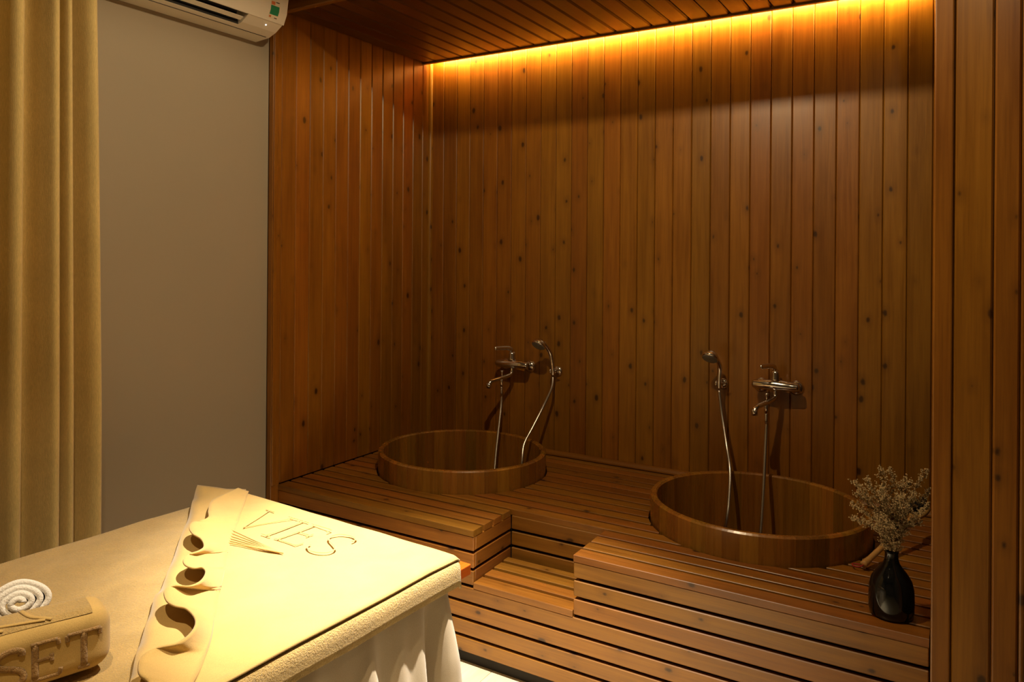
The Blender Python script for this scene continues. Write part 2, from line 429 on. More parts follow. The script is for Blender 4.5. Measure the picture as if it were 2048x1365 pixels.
# ------------------------------------------------------------------ wooden deck
TUBS = [((.552, -.452), .413, .388), ((1.953, -.470), .408, .385)]      # centre, rx, ry
deck = empty('wooden_deck', (XR / 2, -F / 2, 0))
tag(deck, 'slatted wooden platform with a cut-in step, carrying the two round tubs', 'platform')
SP, TH = NOTCH / 4, .0235
def slat_pieces(y0, y1, x0, x1):
    """slat minus the round tub openings -> list of runs [(x, lo, hi)]"""
    xs = {x0, x1}
    for (cx, cy), rx, ry in TUBS:
        rx, ry = rx + .006, ry + .006
        for i in range(0, 97):
            xx = cx - rx * math.cos(PI * i / 96)
            if x0 < xx < x1: xs.add(xx)
        for yy in (y0, y1):
            d = 1 - ((yy - cy) / ry) ** 2
            if d > 0:
                for s in (-1, 1):
                    xx = cx + s * rx * math.sqrt(d)
                    if x0 < xx < x1: xs.add(xx)
    runs, cur = [], []
    for xx in sorted(xs):
        lo, hi = y0, y1
        for (cx, cy), rx, ry in TUBS:
            rx, ry = rx + .006, ry + .006
            d = 1 - ((xx - cx) / rx) ** 2
            if d <= 0: continue
            h = ry * math.sqrt(d); a, b = cy - h, cy + h
            if a <= lo and b >= hi: lo = hi
            elif b > lo and a <= lo: lo = min(b, hi)
            elif a < hi and b >= hi: hi = max(a, lo)
        if hi - lo > .0015: cur.append((xx, lo, hi))
        elif cur: runs.append(cur); cur = []
    if cur: runs.append(cur)
    out = []
    for r in runs:
        if r[-1][0] - r[0][0] < .01: continue
        thin = [r[0]]
        for a, b, c in zip(r[:-2], r[1:-1], r[2:]):     # drop samples where nothing changes
            if abs(b[1] - a[1]) + abs(b[2] - a[2]) + abs(c[1] - b[1]) + abs(c[2] - b[2]) > 1e-7: thin.append(b)
        out.append(thin + [r[-1]])
    return out
def slat_mesh(run, z0, z1, ch=.0016):
    v, f = [], []
    for xx, lo, hi in run:
        v += [(xx, lo, z0), (xx, lo, z1 - ch), (xx, lo + min(ch, (hi - lo) * .3), z1), (xx, hi - min(ch, (hi - lo) * .3), z1), (xx, hi, z1 - ch), (xx, hi, z0)]
    n = 6
    for k in range(len(run) - 1):
        for i in range(n):
            j = (i + 1) % n
            f.append((k * n + i, (k + 1) * n + i, (k + 1) * n + j, k * n + j))
    f += [tuple(range(n)), tuple(range(len(v) - 1, len(v) - n - 1, -1))]
    return fix_normals(mesh('slat', v, f))
G = .0135
for r in range(16):
    y0 = -F + r * SP + (G / 2 if r else 0); y1 = -F + (r + 1) * SP - G / 2
    if r == 15: y1 = -.004
    spans = [(.004, XA), (XB, XR - .003)] if r < 4 else [(.004, XR - .003)]
    for x0, x1 in spans:
        for run in slat_pieces(y0, y1, x0, x1):
            put('slat', slat_mesh(run, D - TH, D), M['deckx'], deck)
STEP_Z = D - .2175 + TH
for r in range(4):                                                      # step tread, falling slightly to the front
    y0 = -F + r * SP + (G / 2 if r else 0); y1 = -F + (r + 1) * SP - G / 2 - (.019 if r == 3 else 0)
    dz = .0035 * r
    put('step_slat', slat_mesh([(XA + .002, y0, y1), (XB - .002, y0, y1)], STEP_Z - TH + dz, STEP_Z + dz), M['deckx'], deck)
BT, BH, BP = .018, .054, .0645
def row_top(k): return D - .024 - BP * k
for k in range(7):
    z1 = row_top(k); z0 = z1 - BH
    if k < 3:
        put('riser_board', bevel_box(.004, XA, -F + .0008, -F + BT, z0, z1, .0028), M['deckx'], deck)
        put('riser_board', bevel_box(XB, XR - .003, -F + .0008, -F + BT, z0, z1, .0028), M['deckx'], deck)
        put('riser_board', bevel_box(XA - BT, XA - .0008, -F + BT + .0005, -F + NOTCH, z0, z1, .0028), M['decky'], deck)
        put('riser_board', bevel_box(XB + .0008, XB + BT, -F + BT + .0005, -F + NOTCH, z0, z1, .0028), M['decky'], deck)
        put('riser_board', bevel_box(XA - .0005, XB + .0005, -F + NOTCH + .0008, -F + NOTCH + BT, z0, z1, .0028), M['deckx'], deck)
    else:
        put('riser_board', bevel_box(.004, XR - .003, -F + .0008, -F + BT, z0, z1, .0028), M['deckx'], deck)
# dark carcass behind the boards
put('carcass', box(.006, XR - .005, -F + BT + .010, -F + BT + .014, .0, row_top(2) - BH - .006), M['dark'], deck)
for a, b in ((.006, XA - BT - .004), (XB + BT + .004, XR - .005)):
    put('carcass', box(a, b, -F + BT + .010, -F + BT + .014, row_top(2) - BH - .006, D - TH - .001), M['dark'], deck)
put('carcass', box(XA - BT - .008, XA - BT - .004, -F + BT + .015, -F + NOTCH + BT, STEP_Z, D - TH - .001), M['dark'], deck)
put('carcass', box(XB + BT + .004, XB + BT + .008, -F + BT + .015, -F + NOTCH + BT, STEP_Z, D - TH - .001), M['dark'], deck)
put('carcass', box(XA - BT - .003, XB + BT + .003, -F + NOTCH + BT + .004, -F + NOTCH + BT + .008, STEP_Z - .03, D - TH - .001), M['dark'], deck)
put('plinth', box(.006, XR - .005, -F + .026, -F + .0279, .0, row_top(6) - BH + .004), M['base'], deck)

# ------------------------------------------------------------------ round wooden tubs
def tub(c, rx, ry, label):
    H, B = D + .098, .03
    t = empty('soaking_tub', (c[0], c[1], 0))
    N = 42; th = .026
    for i in range(N):
        a0, a1 = 2 * PI * i / N + .00005, 2 * PI * (i + 1) / N - .00005
        v, f = [], []
        seg = 3
        for s in range(seg + 1):
            a = a0 + (a1 - a0) * s / seg; ca_, sa = math.cos(a), math.sin(a)
            for d, z in ((0, B), (0, H - .006), (-.006, H), (-th + .006, H), (-th, H - .006), (-th, B)):
                v.append(((rx + d) * ca_, (ry + d) * sa, z))
        for s in range(seg):
            for q in range(6):
                e = (q + 1) % 6
                f.append((s * 6 + q, (s + 1) * 6 + q, (s + 1) * 6 + e, s * 6 + e))
        f += [tuple(range(6)), tuple(range(len(v) - 1, len(v) - 7, -1))]
        m = fix_normals(mesh('stave', v, f)); cc = center(m)
        o = link('stave', m, M['stave'], t, cc)
        for p in m.polygons: p.use_smooth = False
    vb = [(0, 0, .06)] + [((rx - th - .001) * math.cos(2 * PI * i / 48), (ry - th - .001) * math.sin(2 * PI * i / 48), .06) for i in range(48)]
    vb += [(x_, y_, .035) for x_, y_, z_ in vb]
    fb = [(0, 1 + i, 1 + (i + 1) % 48) for i in range(48)] + [(49, 50 + (i + 1) % 48, 50 + i) for i in range(48)]
    fb += [(1 + i, 50 + i, 50 + (i + 1) % 48, 1 + (i + 1) % 48) for i in range(48)]
    link('bottom', fix_normals(mesh('tub_bottom', vb, fb)), M['stave'], t)
    tag(t, label, 'tub', 'round wooden soaking tubs')
tub(*TUBS[0], 'round stave-built wooden soaking tub in the left corner of the deck')
tub(*TUBS[1], 'round stave-built wooden soaking tub beside the black vase')

# ------------------------------------------------------------------ taps, hoses, hand showers
def cyl(p0, p1, r0, r1=None, n=20):
    p0, p1 = Vector(p0), Vector(p1)
    r1 = r0 if r1 is None else r1
    e = (p1 - p0) * .0001
    return tube([p0, p0 + (p1 - p0) * .04, p0 + (p1 - p0) * .96, p1], [r0 * .88, r0, r1, r1 * .88], n)
def mixer(cx, z, label):
    t = empty('bath_mixer', (cx, -.002, z))
    V = lambda x, y, zz: Vector((cx + x, y, z + zz))
    for s in (-1, 1):
        e = put('escutcheon', lathe_y(V(s * .075, -.001, -.012), [(.032, 0), (.032, .004), (.024, .014), (.017, .018)]), M['chrome'], t)
        put('inlet_nut', cyl(V(s * .075, -.019, -.010), V(s * .075, -.055, 0), .0155, .0155), M['chrome'], t)
    put('body', tube([V(-.098, -.066, 0), V(-.090, -.066, 0), V(-.04, -.066, .001), V(0, -.066, .002), V(.04, -.066, .001), V(.090, -.066, 0), V(.098, -.066, 0)],
                     [.014, .019, .022, .025, .022, .019, .014], 20), M['chrome'], t)
    put('valve', tube([V(0, -.066, .018), V(0, -.066, .03), V(0, -.066, .055), V(0, -.067, .066)], [.021, .020, .017, .015], 20), M['chrome'], t)
    put('lever', tube(catmull([V(0, -.064, .064), V(-.003, -.072, .080), V(-.012, -.095, .088), V(-.026, -.135, .091), V(-.038, -.175, .092)], 5),
                      [.016] * 5 + [.013] * 5 + [.011] * 5 + [.010] * 5 + [.009], 12, flat=.42), M['chrome'], t)
    sp = put('spout', tube(catmull([V(0, -.066, -.015), V(0, -.068, -.042), V(-.006, -.085, -.056), V(-.026, -.135, -.066), V(-.050, -.186, -.078), V(-.057, -.200, -.092)], 6), .0105, 14), M['chrome'], t)
    put('spout_tip', cyl(V(-.057, -.2005, -.086), V(-.057, -.2015, -.112), .0145, .0135), M['chrome'], t)
    put('diverter', join([cyl(V(-.023, -.128, -.056), V(-.023, -.128, -.034), .0045), cyl(V(-.023, -.128, -.036), V(-.023, -.128, -.026), .009)]), M['chrome'], t)
    put('hose_outlet', cyl(V(-.024, -.130, -.072), V(-.024, -.130, -.112), .010, .0085), M['chrome'], t)
    return tag(t, label, 'tap', 'chrome bath mixers on the boarded wall')
def lathe_y(p, prof, n=28):
    """turned part whose axis points out of the wall (-y); prof = (radius, distance from wall)"""
    m = lathe([(prof[0][0] * .01, prof[0][1])] + prof + [(.001, prof[-1][1])], n)
    return fix_normals(xform(m, Matrix.Translation(p) @ Matrix.Rotation(PI / 2, 4, 'X')))
T1 = ony(1024, 729, -.066); T2 = ony(1551, 772, -.066)
mixer(T1.x, T1.z, 'chrome bath mixer tap on the wall above the tub in the left corner')
mixer(T2.x, T2.z, 'chrome bath mixer tap on the wall above the tub beside the vase')
o1 = Vector((T1.x - .024, -.130, T1.z - .113)); o2 = Vector((T2.x - .024, -.130, T2.z - .113))
def build_hose(start, px, loop, end, label):
    pts = [start] + [ony(u, v, y) for u, v, y in px] + [Vector(p) for p in loop] + [end + Vector((0, -.004, -.10)), end + Vector((0, 0, -.03)), end]
    o = put('shower_hose', tube(catmull(pts, 7), .0072, 10), M['hose'])
    tag(o, label, 'hose', 'metal shower hoses')
def shower(holder_px, head_px, hd, label_s, label_b):
    h = ony(*holder_px, -.052)
    b = empty('shower_bracket', (h.x, -.002, h.z))
    put('rosette', lathe_y(Vector((h.x, -.001, h.z - .006)), [(.026, 0), (.026, .004), (.018, .010), (.010, .012)]), M['chrome'], b)
    put('arm', cyl((h.x, -.012, h.z - .006), (h.x, -.045, h.z - .003), .0095), M['chrome'], b)
    put('cradle', tube([(h.x - .0125, -.060, h.z - .016), (h.x - .0155, -.058, h.z), (h.x - .0125, -.056, h.z + .014)], [.004, .006, .004], 8), M['chrome'], b)
    put('clip_lever', cyl((h.x + .014, -.050, h.z), (h.x + .034, -.058, h.z + .014), .0045, .0035), M['chrome'], b)
    tag(b, label_b, 'bracket', 'shower brackets on the boarded wall')
    top = ony(*head_px, hd)
    s = empty('hand_shower', (h.x, -.060, h.z - .02))
    a = Vector((h.x + .001, -.060, h.z - .020))
    axis = Vector((-.10, -.62, -.78)).normalized()
    neck = top - axis * .012 + Vector((.006, .026, -.002))
    mid = a.lerp(neck, .6) + Vector((.010, .018, .006))
    pts = catmull([a, a + Vector((0, 0, .03)), mid, neck], 8)
    put('handle', tube(pts, [.0085 + .003 * math.sin(PI * i / (len(pts) - 1)) for i in range(len(pts))], 14), M['chrome'], s)
    q = Vector((0, 0, 1)).rotation_difference(axis).to_matrix().to_4x4()
    hm = lathe([(.001, -.026), (.016, -.025), (.028, -.015), (.036, -.003), (.038, .004), (.037, .010), (.034, .012)], 28)
    put('head', xform(hm, Matrix.Translation(top) @ q), M['chrome'], s)
    put('spray_face', xform(lathe([(.0338, .0118), (.032, .0135), (.001, .0138)], 28), Matrix.Translation(top) @ q), M['spray'], s)
    tag(s, label_s, 'hand shower', 'hand showers on the boarded wall')
    return a
M['spray'] = plain('spray_grey', (.18, .18, .17), .5)
a1 = shower((1107, 743), (1078, 689), -.135, 'chrome hand shower above the tub in the left corner', 'chrome bracket holding the hand shower above the tub in the left corner')
a2 = shower((1439, 768), (1421, 714), -.135, 'chrome hand shower above the tub beside the vase', 'chrome bracket holding the hand shower above the tub beside the vase')
build_hose(a1 + Vector((0, 0, -.008)), [(1103, 778, -.08), (1086, 815, -.12), (1064, 858, -.19), (1048, 890, -.25), (1044, 925, -.29)],
           [(.80, -.32, .40), (.72, -.34, .30), (.63, -.28, .42)], o1, 'metal shower hose bent sideways, dipping into the left corner tub')
build_hose(a2 + Vector((0, 0, -.008)), [(1444, 830, -.08), (1453, 890, -.13), (1460, 940, -.20), (1458, 1000, -.26), (1453, 1045, -.30)],
           [(1.78, -.33, .30), (1.85, -.35, .24), (1.92, -.29, .34)], o2, 'metal shower hose hanging almost straight into the tub beside the vase')

# ------------------------------------------------------------------ vase with dried sprigs, bath brush
VC = Vector((2.457, -1.005, D))
vm = lathe([(.001, .0), (.050, .0), (.058, .006), (.0605, .02), (.061, .05), (.0595, .082), (.054, .104), (.043, .123), (.030, .139), (.0215, .152), (.018, .166), (.0178, .180), (.020, .187), (.0185, .188), (.0155, .182), (.0155, .16), (.001, .15)], 40)
o = link('vase', vm, M['vase'], None, VC); tag(o, 'small black glazed bottle vase standing at the deck edge', 'vase')
rnd = random.Random(11)
cr_, cf_ = Vector((math.cos(YAW), math.sin(YAW), 0)), Vector((-math.sin(YAW), math.cos(YAW), 0))
tips = [(-.075, -.01, .215), (-.035, .0, .16), (.015, .03, .225), (.045, -.03, .175), (.110, .01, .175), (-.095, .02, .13), (.07, .0, .09), (-.105, .0, .205), (-.085, .03, .165), (-.115, -.02, .105), (-.050, -.04, .20), (-.022, .02, .235), (.0, -.05, .18), (.030, .0, .20), (.062, .03, .195), (.098, .0, .235), (.085, -.04, .15), (.05, .05, .13), (-.06, -.05, .12)]
octa_v = [(1, 0, 0), (-1, 0, 0), (0, 1, 0), (0, -1, 0), (0, 0, 1), (0, 0, -1)]
octa_f = [(0, 2, 4), (2, 1, 4), (1, 3, 4), (3, 0, 4), (2, 0, 5), (1, 2, 5), (3, 1, 5), (0, 3, 5)]
bunch = empty('dried_flower_bunch', VC + Vector((0, 0, .16)))
tag(bunch, 'bunch of dried beige flower sprigs standing in the black vase', 'dried flowers')
for ti, (tx, ty, tz) in enumerate(tips):
    base = VC + Vector((rnd.uniform(-.006, .006), rnd.uniform(-.006, .006), .158))
    tip = VC + cr_ * tx + cf_ * ty + Vector((0, 0, .175 + tz))
    neck = VC + Vector((tx * .06, ty * .06, .195))
    midp = neck.lerp(tip, .5) + Vector((0, 0, .012)) - (cr_ * tx * .14)
    main = catmull([base, neck, midp, tip], 6)
    tubes = [tube(main, [.0013 - .0007 * i / len(main) for i in range(len(main))], 5)]
    fv, ff = [], []
    def floret(p, r):
        k = len(fv); rot = Matrix.Rotation(rnd.uniform(0, 6.28), 3, Vector((rnd.uniform(-1, 1), rnd.uniform(-1, 1), rnd.uniform(-1, 1))).normalized())
        for q in octa_v: fv.append(p + rot @ (Vector(q) * r * rnd.uniform(.6, 1.3)) )
        ff.extend([tuple(i + k for i in f) for f in octa_f])
    for i in range(5, len(main)):
        p = main[i]; t_ = (main[min(i + 1, len(main) - 1)] - main[i - 1]).normalized()
        for s in range(5):
            d = Vector((rnd.uniform(-1, 1), rnd.uniform(-1, 1), rnd.uniform(-.2, .9))).normalized()
            ln = rnd.uniform(.014, .040) * (1.15 - .5 * i / len(main))
            e = p + (d * .8 + t_ * .6).normalized() * ln
            if e.x > XR - .012: e.x = XR - .012
            tubes.append(tube([p, p.lerp(e, .5) + Vector((0, 0, -.001)), e], [.0006, .0005, .0004], 4))
            for q in range(5):
                floret(p.lerp(e, rnd.uniform(.35, 1.05)) + Vector([rnd.uniform(-.004, .004) for _ in range(3)]), rnd.uniform(.0018, .0034))
    o = put('sprig', join(tubes), M['stem'], bunch)
    bmsh = mesh('blossoms', fv, ff); cc = center(bmsh)
    b_ = link('blossoms', bmsh, M['flower'], o, cc - bunch.location - o.location); b_['kind'] = 'stuff'

t = empty('bath_brush', (2.42, -.55, D))
h0, h1 = ony(1727, 1130, -.715), Vector((2.487, -.385, D + .105))
h0.z = max(h0.z, D + .013)
put('handle', tube(catmull([h0, h0.lerp(h1, .05), h0.lerp(h1, .5), h0.lerp(h1, .8), h1], 5), [.010] + [.0115] * 5 + [.0095] * 8 + [.011] * 6 + [.012], 12), M['brushw'], t)
dr = (h1 - h0).normalized()
hc = h1 + dr * .045
q = Vector((1, 0, 0)).rotation_difference(dr).to_matrix().to_4x4()
hb = lathe([(.001, -.011), (.024, -.010), (.029, -.004), (.029, .004), (.024, .010), (.001, .011)], 28); hb.transform(Matrix.Diagonal((1.9, 1, 1, 1)))
put('head', xform(hb, Matrix.Translation(hc) @ q), M['brushw'], t)
bv = []
for i in range(70):
    a = rnd.uniform(0, 2 * PI); r = math.sqrt(rnd.random())
    px, py = .045 * r * math.cos(a), .021 * r * math.sin(a)
    bv.append(tube([(px, py, .006), (px * 1.05, py * 1.1, .03), (px * 1.15, py * 1.3, .036)], [.003, .0032, .002], 4))
o = put('bristles', xform(join(bv), Matrix.Translation(hc) @ q), M['bristle'], t); o['kind'] = 'stuff'
put('cord', tube(catmull([h0 - dr * .002, h0 + Vector((-.012, -.012, -.006)), h0 + Vector((-.03, -.006, -.008)), h0 + Vector((-.034, .012, -.008)), h0 + Vector((-.012, .010, -.006)), h0 + Vector((.004, .004, 0))], 5), .0022, 6), M['red'], t)
tag(t, 'wooden bath brush with a red cord leaning behind the vase', 'brush')

# ------------------------------------------------------------------ air conditioner on the left wall
AY1, AY0 = -1.221, -1.945
prof = [(.0, 2.478), (.082, 2.484), (.125, 2.500), (.164, 2.525), (.183, 2.567), (.192, 2.632), (.192, 2.73), (.182, 2.762), (.150, 2.772), (.0, 2.772)]
ac = empty('air_conditioner', (WL, (AY0 + AY1) / 2, 2.478))
fnac = lambda p, q, a: Vector((WL + .001 + p, a, q))
core = [(.0, 2.478), (.082, 2.484), (.105, 2.492), (.090, 2.545), (.145, 2.570), (.161, 2.527), (.180, 2.567), (.188, 2.632), (.188, 2.73), (.178, 2.760), (.150, 2.772), (.0, 2.772)]
casing = join([extrude(core, AY0 + .05, AY1 - .180, fnac), extrude(prof, AY1 - .180, AY1 - .004, fnac), extrude([(p * .97, 2.63 + (q - 2.63) * .985) for p, q in prof], AY1 - .004, AY1, fnac), extrude(prof, AY0, AY0 + .05, fnac)])
put('casing', casing, M['acw'], ac)
put('outlet', extrude([(.102, 2.4925), (.107, 2.4935), (.094, 2.544), (.144, 2.566), (.159, 2.527), (.1605, 2.529), (.146, 2.572), (.088, 2.546)], AY0 + .052, AY1 - .182, fnac), M['acd'], ac)
put('louver', extrude([(.122, 2.508), (.123, 2.506), (.142, 2.516), (.141, 2.518)], AY0 + .056, AY1 - .186, fnac), M['acw'], ac)
put('front_panel', extrude([(.1645, 2.5275), (.168, 2.526), (.187, 2.568), (.1965, 2.632), (.1965, 2.73), (.187, 2.764), (.182, 2.762), (.1925, 2.73), (.1925, 2.632), (.1835, 2.570)], AY0 - .001, AY1 + .001, fnac), M['acw'], ac)
put('seam', extrude([(.080, 2.4832), (.084, 2.4832), (.084, 2.4848), (.080, 2.4848)], AY0 + .01, AY1 - .02, fnac), M['acd'], ac)
put('indicator', lathe_at := xform(lathe([(.001, 0), (.0028, 0), (.0028, .0016), (.001, .002)], 12), Matrix.Translation((WL + .147, AY1 - .075, 2.5128)) @ Matrix.Rotation(PI - .57, 4, 'Y')), M['ind'], ac)
# energy label on the front panel
def on_panel(a, z, off):                        # the panel leans between (.187, 2.568) and (.1965, 2.632)
    xx = .187 + .0095 * min((z - 2.568) / .064, 1.0) if z > 2.568 else .168 + .019 * (z - 2.526) / .042
    return Vector((WL + .001 + xx + off, a, z))
def label_piece(name, a0, a1, z0, z1, off, mat):
    zs = [z0] + ([2.568] if z0 < 2.568 < z1 else []) + [z1]
    vs, fs = [], []
    for z in zs: vs += [on_panel(a0, z, off), on_panel(a1, z, off), on_panel(a1, z, off - .0008), on_panel(a0, z, off - .0008)]
    for k in range(len(zs) - 1):
        for q in range(4): fs.append((k * 4 + q, k * 4 + (q + 1) % 4, k * 4 + 4 + (q + 1) % 4, k * 4 + 4 + q))
    fs += [(0, 1, 2, 3), tuple(len(vs) - 4 + q for q in range(4))]
    return put(name, fix_normals(mesh(name, vs, fs)), mat, ac)
la0, la1 = AY1 - .088, AY1 - .040
label_piece('label_card', la0, la1, 2.537, 2.606, .0009, M['paper'])
label_piece('label_field', la0 + .002, la1 - .002, 2.551, 2.587, .0014, M['green'])
label_piece('label_mark', la0 + .003, la0 + .022, 2.590, 2.603, .0014, M['lab_o'])
label_piece('label_mark', la0 + .003, la0 + .013, 2.540, 2.547, .0014, M['lab_o'])
label_piece('label_print', la1 - .022, la1 - .004, 2.6005, 2.6040, .0014, M['black'])
label_piece('label_print', la1 - .018, la1 - .004, 2.5395, 2.5425, .0014, M['black'])
tag(ac, 'cream wall-mounted air conditioner with a green label', 'air conditioner')

# ------------------------------------------------------------------ curtain
cpts = [(-1.968, .020), (-1.958, .060), (-1.962, .110), (-1.982, .140), (-2.008, .125), (-2.030, .070), (-2.050, .022), (-2.062, .030), (-2.066, .090), (-2.076, .140), (-2.092, .146), (-2.104, .100), (-2.110, .050), (-2.113, .100), (-2.122, .146), (-2.140, .150),
        (-2.158, .105), (-2.178, .045), (-2.205, .030), (-2.216, .060), (-2.218, .115), (-2.232, .150), (-2.252, .140), (-2.268, .080), (-2.285, .030)]
yy = -2.30
while yy > -3.1:
    cpts += [(yy, .06), (yy - .012, .13), (yy - .040, .145), (yy - .066, .035)]; yy -= .092
cl = catmull([(b, a, 0) for a, b in cpts], 6)
NR = 26
v, f = [], []
for j in range(NR):
    z = .02 + (CEIL - .05) * j / (NR - 1)
    k = z / CEIL
    for i, p in enumerate(cl):
        y = p.y
        yc = -1.962 + (y + 1.962) * (1.0 + .02 * math.sin(3 * k)) - (.050 * max(0, k - .35)) * math.exp((y + 1.962) * 6) + .012 * math.sin(9 * y + 2.5 * k) * (1 - math.exp((y + 1.962) * 20))
        v.append((WL + .004 + p.x * (.85 + .15 * (1 - k)) + .004 * math.sin(14 * y + 5 * k), yc, z))
n = len(cl)
f = [(j * n + i, j * n + i + 1, (j + 1) * n + i + 1, (j + 1) * n + i) for j in range(NR - 1) for i in range(n - 1)]
o = put('curtain', mesh('curtain', v, f, True), M['curtain']); solidify(o, .002, 0)
tag(o, 'olive gold linen curtain hanging in folds along the grey wall', 'curtain')
o = put('curtain_rail', bevel_box(WL + .035, WL + .075, -3.15, -1.93, CEIL - .024, CEIL - .0005, .003), M['lampring'])
tag(o, 'slim white ceiling rail above the olive gold curtain', 'curtain rail')

# ------------------------------------------------------------------ massage bed
BA = .055; EX = Vector((math.cos(BA), -math.sin(BA), 0)); EY = Vector((math.sin(BA), math.cos(BA), 0))
FL = Vector((.535, -1.765, 0)); BW, BL, BZ = .935, 1.95, .75
def B(wd, l, z): return FL + EX * wd - EY * l + Vector((0, 0, z))
def Binv(p):
    d = Vector((p.x, p.y, 0)) - FL; return d.dot(EX), -d.dot(EY)
def bbox(w0, w1, l0, l1, z0, z1, r=.01):
    m = bevel_box(w0, w1, -l1, -l0, z0, z1, r, 3)
    R = Matrix.Translation(FL) @ Matrix(((EX.x, EY.x, 0, 0), (EX.y, EY.y, 0, 0), (0, 0, 1, 0), (0, 0, 0, 1)))
    return xform(m, R)
bed = empty('massage_bed', B(BW / 2, BL / 2, 0))
put('mattress', bbox(.03, BW - .03, .03, BL - .03, .62, BZ - .022, .03), M['sheet'], bed)
put('frame', bbox(.06, BW - .06, .06, BL - .06, .54, .6195, .005), M['orange'], bed)
for a, b in ((.1, .1), (BW - .16, .1), (.1, BL - .18), (BW - .16, BL - .18)):
    put('leg', bbox(a, a + .06, b, b + .06, .001, .539, .005), M['orange'], bed)
put('end_shelf', bbox(.20, BW - .002, -.085, .058, .672, .702, .003), M['orange'], bed)
tag(bed, 'massage bed with an orange wooden end shelf, under sheets and towels', 'bed')

# fitted sheet with a long gathered skirt
def rr(tt, W0, L0, r):
    """point and outward normal on a rounded rectangle, tt in metres along the perimeter"""
    segs = [('l', (r, 0), (W0 - r, 0), (0, -1)), ('c', (W0 - r, r), -PI / 2), ('l', (W0, r), (W0, L0 - r), (1, 0)), ('c', (W0 - r, L0 - r), 0),
            ('l', (W0 - r, L0), (r, L0), (0, 1)), ('c', (r, L0 - r), PI / 2), ('l', (0, L0 - r), (0, r), (-1, 0)), ('c', (r, r), PI)]
    for s in segs:
        if s[0] == 'l':
            ln = math.hypot(s[2][0] - s[1][0], s[2][1] - s[1][1])
            if tt <= ln:
                k = tt / ln; return (s[1][0] + (s[2][0] - s[1][0]) * k, s[1][1] + (s[2][1] - s[1][1]) * k), s[3]
        else:
            ln = PI / 2 * r
            if tt <= ln:
                a = s[2] + tt / r; return (s[1][0] + r * math.cos(a), s[1][1] + r * math.sin(a)), (math.cos(a), math.sin(a))
        tt -= ln
    return (r, 0), (0, -1)
PER = 2 * (BW + BL) - 8 * .05 + 2 * PI * .05
NP, NRW = 520, 34
v, f = [], []
for j in range(NRW):
    k = j / (NRW - 1); z = BZ - .012 - k * (BZ - .012 - .012)
    for i in range(NP):
        s = PER * i / NP
        (a, b), (nx, ny) = rr(s, BW, BL, .05)
        wv = .55 * math.sin(2 * PI * s / .147 + 1.2 + .5 * math.sin(s * 3.1)) + .45 * math.sin(2 * PI * s / .083 + 2.0 * math.sin(s * 2.3))
        amp = .021 * min(1, k * 3.0) * (1 + .7 * k)
        sc = (BW - .1 + PI / 4 * .05)                      # the far right corner: one deep pleat and a flared point
        g = math.exp(-((s - sc - .012) / .030) ** 2); g2 = math.exp(-((s - sc - .075) / .018) ** 2)
        out = -.006 + amp * (wv if wv > 0 else .7 * wv) + .072 * k + (.012 * g - .045 * g2) * min(1, k * 3)
        v.append(B(a + nx * out, b + ny * out, z))
for j in range(NRW - 1):
    for i in range(NP):
        q_ = (i + 1) % NP
        f.append((j * NP + i, (j + 1) * NP + i, (j + 1) * NP + q_, j * NP + q_))
k0 = len(v); v.append(B(BW / 2, BL / 2, BZ - .012))
f += [(k0, i, (i + 1) % NP) for i in range(NP)]
o = put('bed_sheet', fix_normals(mesh('bed_sheet', v, f, True)), M['sheet'])
tag(o, 'beige cotton bed sheet with a gathered skirt hanging to the floor', 'bed sheet')

def drape(name, w0, w1, l0, l1, z, hang, thick, mat, nu=70, nv=110, rr_=.022, hem=0.0, wfun=None):
    """cloth lying on the bed; whatever passes the bed edge bends down"""
    def fn(a, b):
        l = l0 + (l1 - l0) * b
        wa = wfun(l) if wfun else w0
        wd = wa + (w1 - wa) * a
        ex = max(0, wd - BW) - max(0, -wd); el = max(0, -l) * -1
        e = math.hypot(ex, el)
        bw, bl = min(max(wd, 0), BW), max(l, 0)
        if e > 0:
            dx, dl = ex / e, el / e
            if e < rr_ * PI / 2: th = e / rr_; ho, dz = rr_ * math.sin(th), rr_ * (1 - math.cos(th))
            else: ho, dz = rr_ + .05 * (e - rr_ * PI / 2) , rr_ + (e - rr_ * PI / 2)
            bw += dx * ho; bl += dl * ho
        else: dz = 0
        rip = .0022 * math.sin(31 * wd + 5 * l) * math.sin(23 * l + 2 * wd) + .0015 * math.sin(11 * wd - 17 * l)
        return B(bw, bl, z + rip * (1 if e == 0 else .3) - dz)
    o = put(name, grid(nu, nv, fn), mat); solidify(o, thick, 1)
    return o
o = drape('terry_blanket', -.06, BW + .078, -.045, BL - .05, BZ - .006, 0, .0065, M['terry'])
tag(o, 'tan terry blanket laid over the whole bed, its rough edge hanging over the side', 'blanket')

# upper blanket: its edge is turned back in loose waves along a diagonal
def crop3(x, y): return 250 + x / 3.456, 970 + y / 3.456
Rpx = [(798, 18), (745, 150), (690, 290), (640, 420), (600, 600), (545, 800), (505, 1000), (430, 1200), (335, 1365)]
Rl = [Binv(onz(*crop3(*p), BZ + .012)) for p in Rpx]
Rl[0] = (Rl[0][0], min(Rl[0][1], -.010))
wlast, llast = Rl[-1]
def wR(l):
    if l <= Rl[0][1]: return Rl[0][0]
    for (a0, b0), (a1, b1) in zip(Rl[:-1], Rl[1:]):
        if b0 <= l <= b1: return a0 + (a1 - a0) * (l - b0) / (b1 - b0)
    return wlast + (BW + .015 - wlast) * min(1, (l - llast) / .20)
top = drape('folded_blanket', 0, BW + .016, -.030, llast + .19, BZ + .004, 0, .006, M['towel'], nu=50, nv=90, wfun=wR)
tag(top, 'tan velour blanket folded back in waves, embossed letters near the far edge', 'blanket')
